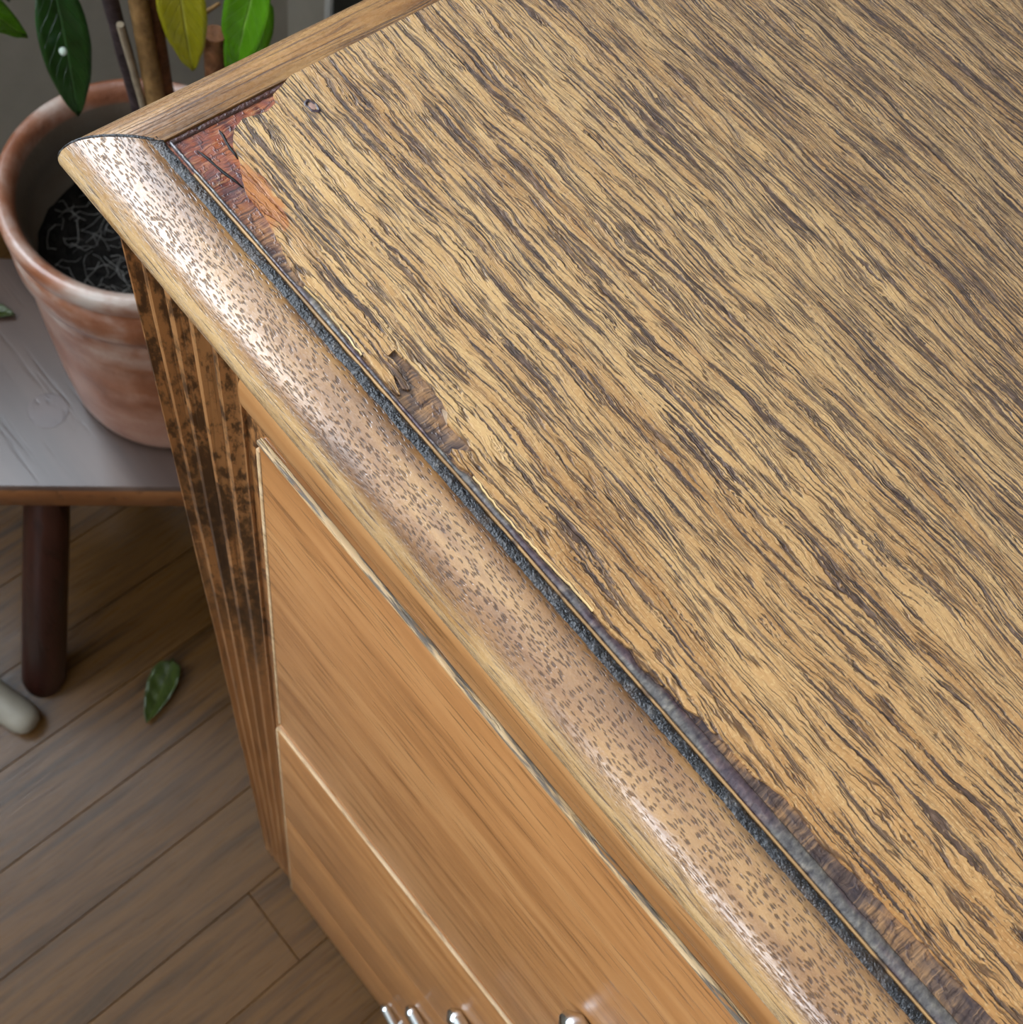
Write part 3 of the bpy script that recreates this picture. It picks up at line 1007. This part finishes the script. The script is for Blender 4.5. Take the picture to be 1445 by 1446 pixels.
fs.append(tuple(range(n)))
fs.append(tuple(range(3 * n, 4 * n)))
seat = mesh('seat', vs, fs, M_STOOL, stool, A, sharp=40)
seat.data.materials.append(M_STOOLEDGE)
for p_ in seat.data.polygons:
    if abs(p_.normal.z) < 0.5:
        p_.material_index = 1
seat['label'] = 'thick dark wooden seat with a worn grey sheen'
TEN = U(-0.3828, 0.0873, DS)
FOOT = U(-0.3388, -0.0132, D)
t_in = TEN - A
ta, tc = t_in.dot(e1), t_in.dot(e2)
f_in = FOOT - A
fa, fc = f_in.dot(e1), f_in.dot(e2)
for (sa, sc) in ((0, 0), (1, 0), (0, 1), (1, 1)):
    a_t = ta if not sa else lb + la - ta
    c_t = tc if not sc else dc - 0.03
    a_f = fa if not sa else lb + la - fa
    c_f = fc if not sc else dc - fc
    tp = st(a_t, c_t, -0.002)
    ft = st(a_f, c_f, 0)
    ft.z = 0.0
    pts = [ft.lerp(tp, t) for t in (0, 0.02, 0.5, 0.9, 1.0)]
    ax = (tp - ft).normalized()
    v_, f_ = tube_vf(pts, [0.0195, 0.021, 0.0195, 0.0175, 0.017], 24)
    for k in range(24):
        v_[k].z = 0.0
        v_[-1 - k].z = min(v_[-1 - k].z, zst - 0.003)
    lg = mesh('leg', v_, f_, M_LEG, stool, ft, sharp=50)
    if not sc:
        lathe('tenon', [(0.0150, zst - 0.004), (0.0150, zst + 0.0001), (0.0148, zst + 0.0002), (0.005, zst + 0.0002)], (tp.x, tp.y), M_TENON, lg, ft, 24, sharp=20)

# ------------------------------------------------------------------ potted plant
PC = U(-0.3646, 0.1712, 0.5)
zr = PC.z
R_ = lambda r: r * S
plant = empty('potted_plant', (PC.x, PC.y, zst), 'terracotta pot with a woody green leafed plant on the low stool', 'plant')
h_ = zr - zst
prof = [(R_(.050), zst + 0.0005), (R_(.0605), zst + 0.0015), (R_(.0640), zst + 0.006), (R_(.0655), zst + 0.014), (R_(.0672), zst + 0.05), (R_(.0685), zst + 0.10), (R_(.0690), zr - 0.062),
        (R_(.0693), zr - 0.054), (R_(.0712), zr - 0.052), (R_(.0722), zr - 0.047), (R_(.0722), zr - 0.028), (R_(.0712), zr - 0.0235), (R_(.0700), zr - 0.021), (R_(.0712), zr - 0.018),
        (R_(.0728), zr - 0.014), (R_(.0730), zr - 0.006), (R_(.0715), zr - 0.001), (R_(.0695), zr), (R_(.066), zr - 0.0015), (R_(.0636), zr - 0.006), (R_(.0632), zr - 0.011), (R_(.0618), zr - 0.015),
        (R_(.0612), zr - 0.03), (R_(.0600), zr - 0.085)]
pot = lathe('pot', prof, PC, M_CLAY, plant, (PC.x, PC.y, zst), 96)
pot['label'] = 'orange terracotta pot with a pale window sheen painted on the rim'
# soil
vs, fs = [], []
zs_ = zr - 0.062
NR, NA = 26, 64
for i in range(NR + 1):
    for k in range(NA):
        a = 2 * math.pi * k / NA
        rr = R_(0.0604) * i / NR
        p = Vector((PC.x + rr * math.cos(a), PC.y + rr * math.sin(a), zs_))
        p.z += 0.006 * mnoise.noise(p * 45) + 0.004 * mnoise.noise(p * 140)
        vs.append(p)
for i in range(NR):
    for k in range(NA):
        fs.append((i * NA + k, i * NA + (k + 1) % NA, (i + 1) * NA + (k + 1) % NA, (i + 1) * NA + k))
soil = mesh('soil', vs, fs, M_SOIL, plant, (PC.x, PC.y, zst))
soil['label'] = 'black crumbly soil'
# pale root hairs, uncountable
rg = random.Random(12)
vs, fs = [], []
for i in range(150):
    a, rr = rg.uniform(0, 2 * math.pi), R_(0.054) * math.sqrt(rg.random())
    p = Vector((PC.x + rr * math.cos(a), PC.y + rr * math.sin(a), zs_ + 0.006))
    dirn = rg.uniform(0, 2 * math.pi)
    pts = []
    for k in range(7):
        pts.append(p.copy())
        dirn += rg.uniform(-0.7, 0.7)
        p += Vector((math.cos(dirn), math.sin(dirn), 0)) * rg.uniform(0.003, 0.006)
        if math.hypot(p.x - PC.x, p.y - PC.y) > R_(0.058):
            break
        p.z = zs_ + 0.005 + 0.004 * math.sin(k * 1.3 + i)
    if len(pts) < 3:
        continue
    v_, f_ = tube_vf(pts, rg.uniform(0.00012, 0.00034), 4)
    k = len(vs)
    vs += v_
    fs += [tuple(q + k for q in f) for f in f_]
rt = mesh('root_hairs', vs, fs, M_ROOT, plant, (PC.x, PC.y, zst))
tag(rt, 'pale web of root hairs on the soil', kind='stuff')


def bez(pts, n=14):
    P = [Vector(p) for p in pts]
    out = []
    for i in range(n + 1):
        q = list(P)
        t = i / n
        while len(q) > 1:
            q = [a.lerp(c, t) for a, c in zip(q[:-1], q[1:])]
        out.append(q[0])
    return out


def stem(pts, r0, r1, mat, knobs=0.12, n=20):
    cp = bez(pts, n)
    rad = [(r0 + (r1 - r0) * i / n) * (1 + knobs * mnoise.noise(Vector((i * 0.8, r0 * 9000, 1)))) for i in range(n + 1)]
    return tube('stem', cp, rad, mat, plant, (PC.x, PC.y, zst), 12)


stem([U(-.380, .190, .54), U(-.383, .188, .47), U(-.373, .175, .385), U(-.368, .168, .25), U(-.366, .166, .12)], 0.0052, 0.0035, M_STEM_D)
stem([U(-.371, .192, .54), U(-.3706, .1904, .46), U(-.367, .186, .385), U(-.366, .186, .22), U(-.36, .19, .10)], 0.0062, 0.0040, M_STEM_T)
stem([U(-.374, .200, .54), U(-.3757, .199, .47), U(-.3686, .1933, .39), U(-.364, .196, .25)], 0.0050, 0.0034, M_STEM_B)
stem([U(-.374, .186, .54), U(-.377, .190, .48), U(-.369, .1785, .415), U(-.3685, .178, .40)], 0.0022, 0.0020, mat_simple('stem_pale', lin(150, 134, 112), 0.6, 0.3, 100, 0.3))
stp = stem([U(-.358, .214, .54), U(-.358, .216, .48), U(-.358, .2186, .417)], 0.0070, 0.0066, M_STEM_B)
stp['label'] = 'short sawn off brown stump'
tw = tube('twig', bez([U(-.3713, .1925, .42), U(-.370, .205, .42), U(-.3745, .2328, .42)], 10), [0.0022] + [0.0013] * 9 + [0.001], M_STEM_T, plant, (PC.x, PC.y, zst), 8)
CAMP = Vector((0, 0, S * D))


def leaf(base, tip, width, mat, label, fold=0.18, droop=0.0, twist=0.0, name='leaf', parent=None, origin=None, shape=1.0, facing=None):
    base, tip = Vector(base), Vector(tip)
    ax = tip - base
    L = ax.length
    ax.normalize()
    view = facing or ((CAMP - (base + tip) / 2).normalized())
    side = ax.cross(view).normalized()
    nrm = side.cross(ax).normalized()
    rot = Matrix.Rotation(twist, 3, ax)
    side, nrm = rot @ side, rot @ nrm
    NU, NV = 20, 9
    vs, fs, uv = [], [], []
    for i in range(NU):
        t = i / (NU - 1)
        wv = width * 0.5 * max(0.0, math.sin(math.pi * t ** (0.85 * shape))) ** 0.75
        if t < 0.06:
            wv = min(wv, width * 0.05)
        if t > 0.97:
            wv = width * 0.01
        c = base + ax * (L * t) - nrm * droop * L * (4 * (t - 0.5) ** 2)
        for j in range(NV):
            s = j / (NV - 1) * 2 - 1
            vs.append(c + side * (wv * s) + nrm * (fold * wv * (abs(s) ** 1.3) + 0.0006 * math.sin(9 * t * math.pi + j)))
            uv.append((t, (s + 1) / 2))
    for i in range(NU - 1):
        for j in range(NV - 1):
            fs.append((i * NV + j, i * NV + j + 1, (i + 1) * NV + j + 1, (i + 1) * NV + j))
    o = mesh(name, vs, fs, mat, parent, origin, uvs=uv)
    md = o.modifiers.new('thick', 'SOLIDIFY')
    md.thickness = 0.0005
    if label:
        o['label'] = label
    return o


PO = (PC.x, PC.y, zst)
L1 = leaf(U(-.3985, .1655, .385), U(-.3834, .1553, .46), 0.0270, M_LEAFD, 'large dark glossy leaf hanging over the pot rim with a white spot', 0.16, 0.03, -0.12, parent=plant, origin=PO)
sp = U(-.3877, .1574, .4215)
vv_ = (CAMP - sp).normalized()
v_, f_ = tube_vf([sp + vv_ * 0.0006, sp + vv_ * 0.0034, sp + vv_ * 0.0040], [0.0023, 0.0021, 0.0008], 12)
mesh('white_spot', v_, f_, mat_simple('white_disc', lin(196, 210, 196), 0.5), L1, PO)  # small pale disc standing on the dark leaf
L2 = leaf(U(-.3945, .118, .365), U(-.3976, .1482, .42), 0.0190, M_LEAFB, 'bright green leaf at the left of the plant', 0.2, 0.05, 0.2, parent=plant, origin=PO, shape=0.7)
L3 = leaf(U(-.3985, .143, .372), U(-.4005, .1445, .397), 0.0085, M_LEAFD, 'small dark leaf behind', 0.2, 0.0, 0.1, parent=plant, origin=PO)
L4 = leaf(U(-.351, .1985, .355), U(-.3611, .2064, .440), 0.0250, M_LEAFY, 'yellowing leaf hanging by the stems', 0.2, 0.03, 0.1, parent=plant, origin=PO, shape=0.9)
L5 = leaf(U(-.338, .234, .385), U(-.3455, .2170, .435), 0.0230, M_LEAFB, 'bright green leaf above the chest corner', 0.3, 0.04, -0.2, parent=plant, origin=PO, shape=1.0)
L6 = leaf(U(-.322, .2230, .345), U(-.338, .2145, .42), 0.0240, M_LEAFB, 'folded bright green leaf close to the chest corner', 0.35, 0.05, 0.25, parent=plant, origin=PO, shape=1.1)
for lf_, a, c in ((L1, (-.3985, .1655, .385), (-.371, .172, .33)), (L2, (-.3945, .118, .365), (-.368, .168, .27)), (L3, (-.3985, .143, .372), (-.3685, .169, .29)),
                  (L4, (-.351, .1985, .355), (-.366, .196, .30)), (L5, (-.338, .234, .385), (-.366, .186, .28)), (L6, (-.322, .2230, .345), (-.365, .187, .24))):
    m_ = ((a[0] + c[0]) / 2, (a[1] + c[1]) / 2, min(a[2], c[2]) - 0.012)
    tube('petiole', bez([U(*a), U(*m_), U(*c)], 10), 0.0009, M_STEM_T, lf_, PO, 6)
for i, (a, c, q) in enumerate((((-.366, .166, .14), (-.42, .15, .10), M_LEAFD), ((-.36, .19, .12), (-.335, .25, .08), M_LEAFB), ((-.36, .19, .11), (-.40, .22, .02), M_LEAFD), ((-.366, .166, .13), (-.36, .11, .06), M_LEAFB))):
    leaf(U(*a), U(*c), 0.03, q, None, 0.2, 0.05, 0.3 * i, parent=plant, origin=PO, facing=Vector((0.2, -0.1, 1)).normalized())

# ------------------------------------------------------------------ loose things
fl_o = U(-0.270, 0.055, D)
lf = leaf(U(-0.2870, 0.0800, D - 0.004), U(-0.2545, 0.0310, D - 0.004), 0.030, M_LEAFF, None, 0.45, -0.05, 0.12, name='fallen_leaf', origin=fl_o, facing=Vector((0, 0, 1)), shape=0.8)
lf.location.z += 0.0
tag(lf, 'curled green leaf lying on the floor beside the chest', 'leaf')
lp = U(-0.465, 0.099, DS)
lf2 = leaf(U(-0.4760, 0.0900, DS - 0.003), U(-0.4530, 0.1080, DS - 0.003), 0.014, M_LEAFF, None, 0.3, -0.03, 0.0, name='fallen_leaf', origin=lp, facing=Vector((0, 0, 1)))
tag(lf2, 'dull green fallen leaf lying on the stool beside the pot', 'leaf')
rt_ = 0.0165
tp0 = U(-0.3060, -0.0394, D) + Vector((0, 0, rt_))
td = Vector((-0.0315, -0.0093, 0)).normalized()
pts = [tp0 + td * a for a in (0, 0.002, 0.006, 0.012, 0.02, 0.06, 0.30)]
v_, f_ = tube_vf(pts, [rt_ * k for k in (0.3, 0.62, 0.84, 0.96, 1, 1, 1)], 20)
tb = mesh('tube_end', v_, f_, M_GREYTUBE, None, tp0 - Vector((0, 0, rt_)))
tag(tb, 'pale grey rounded tube end lying on the floor by the stool leg', 'tube')
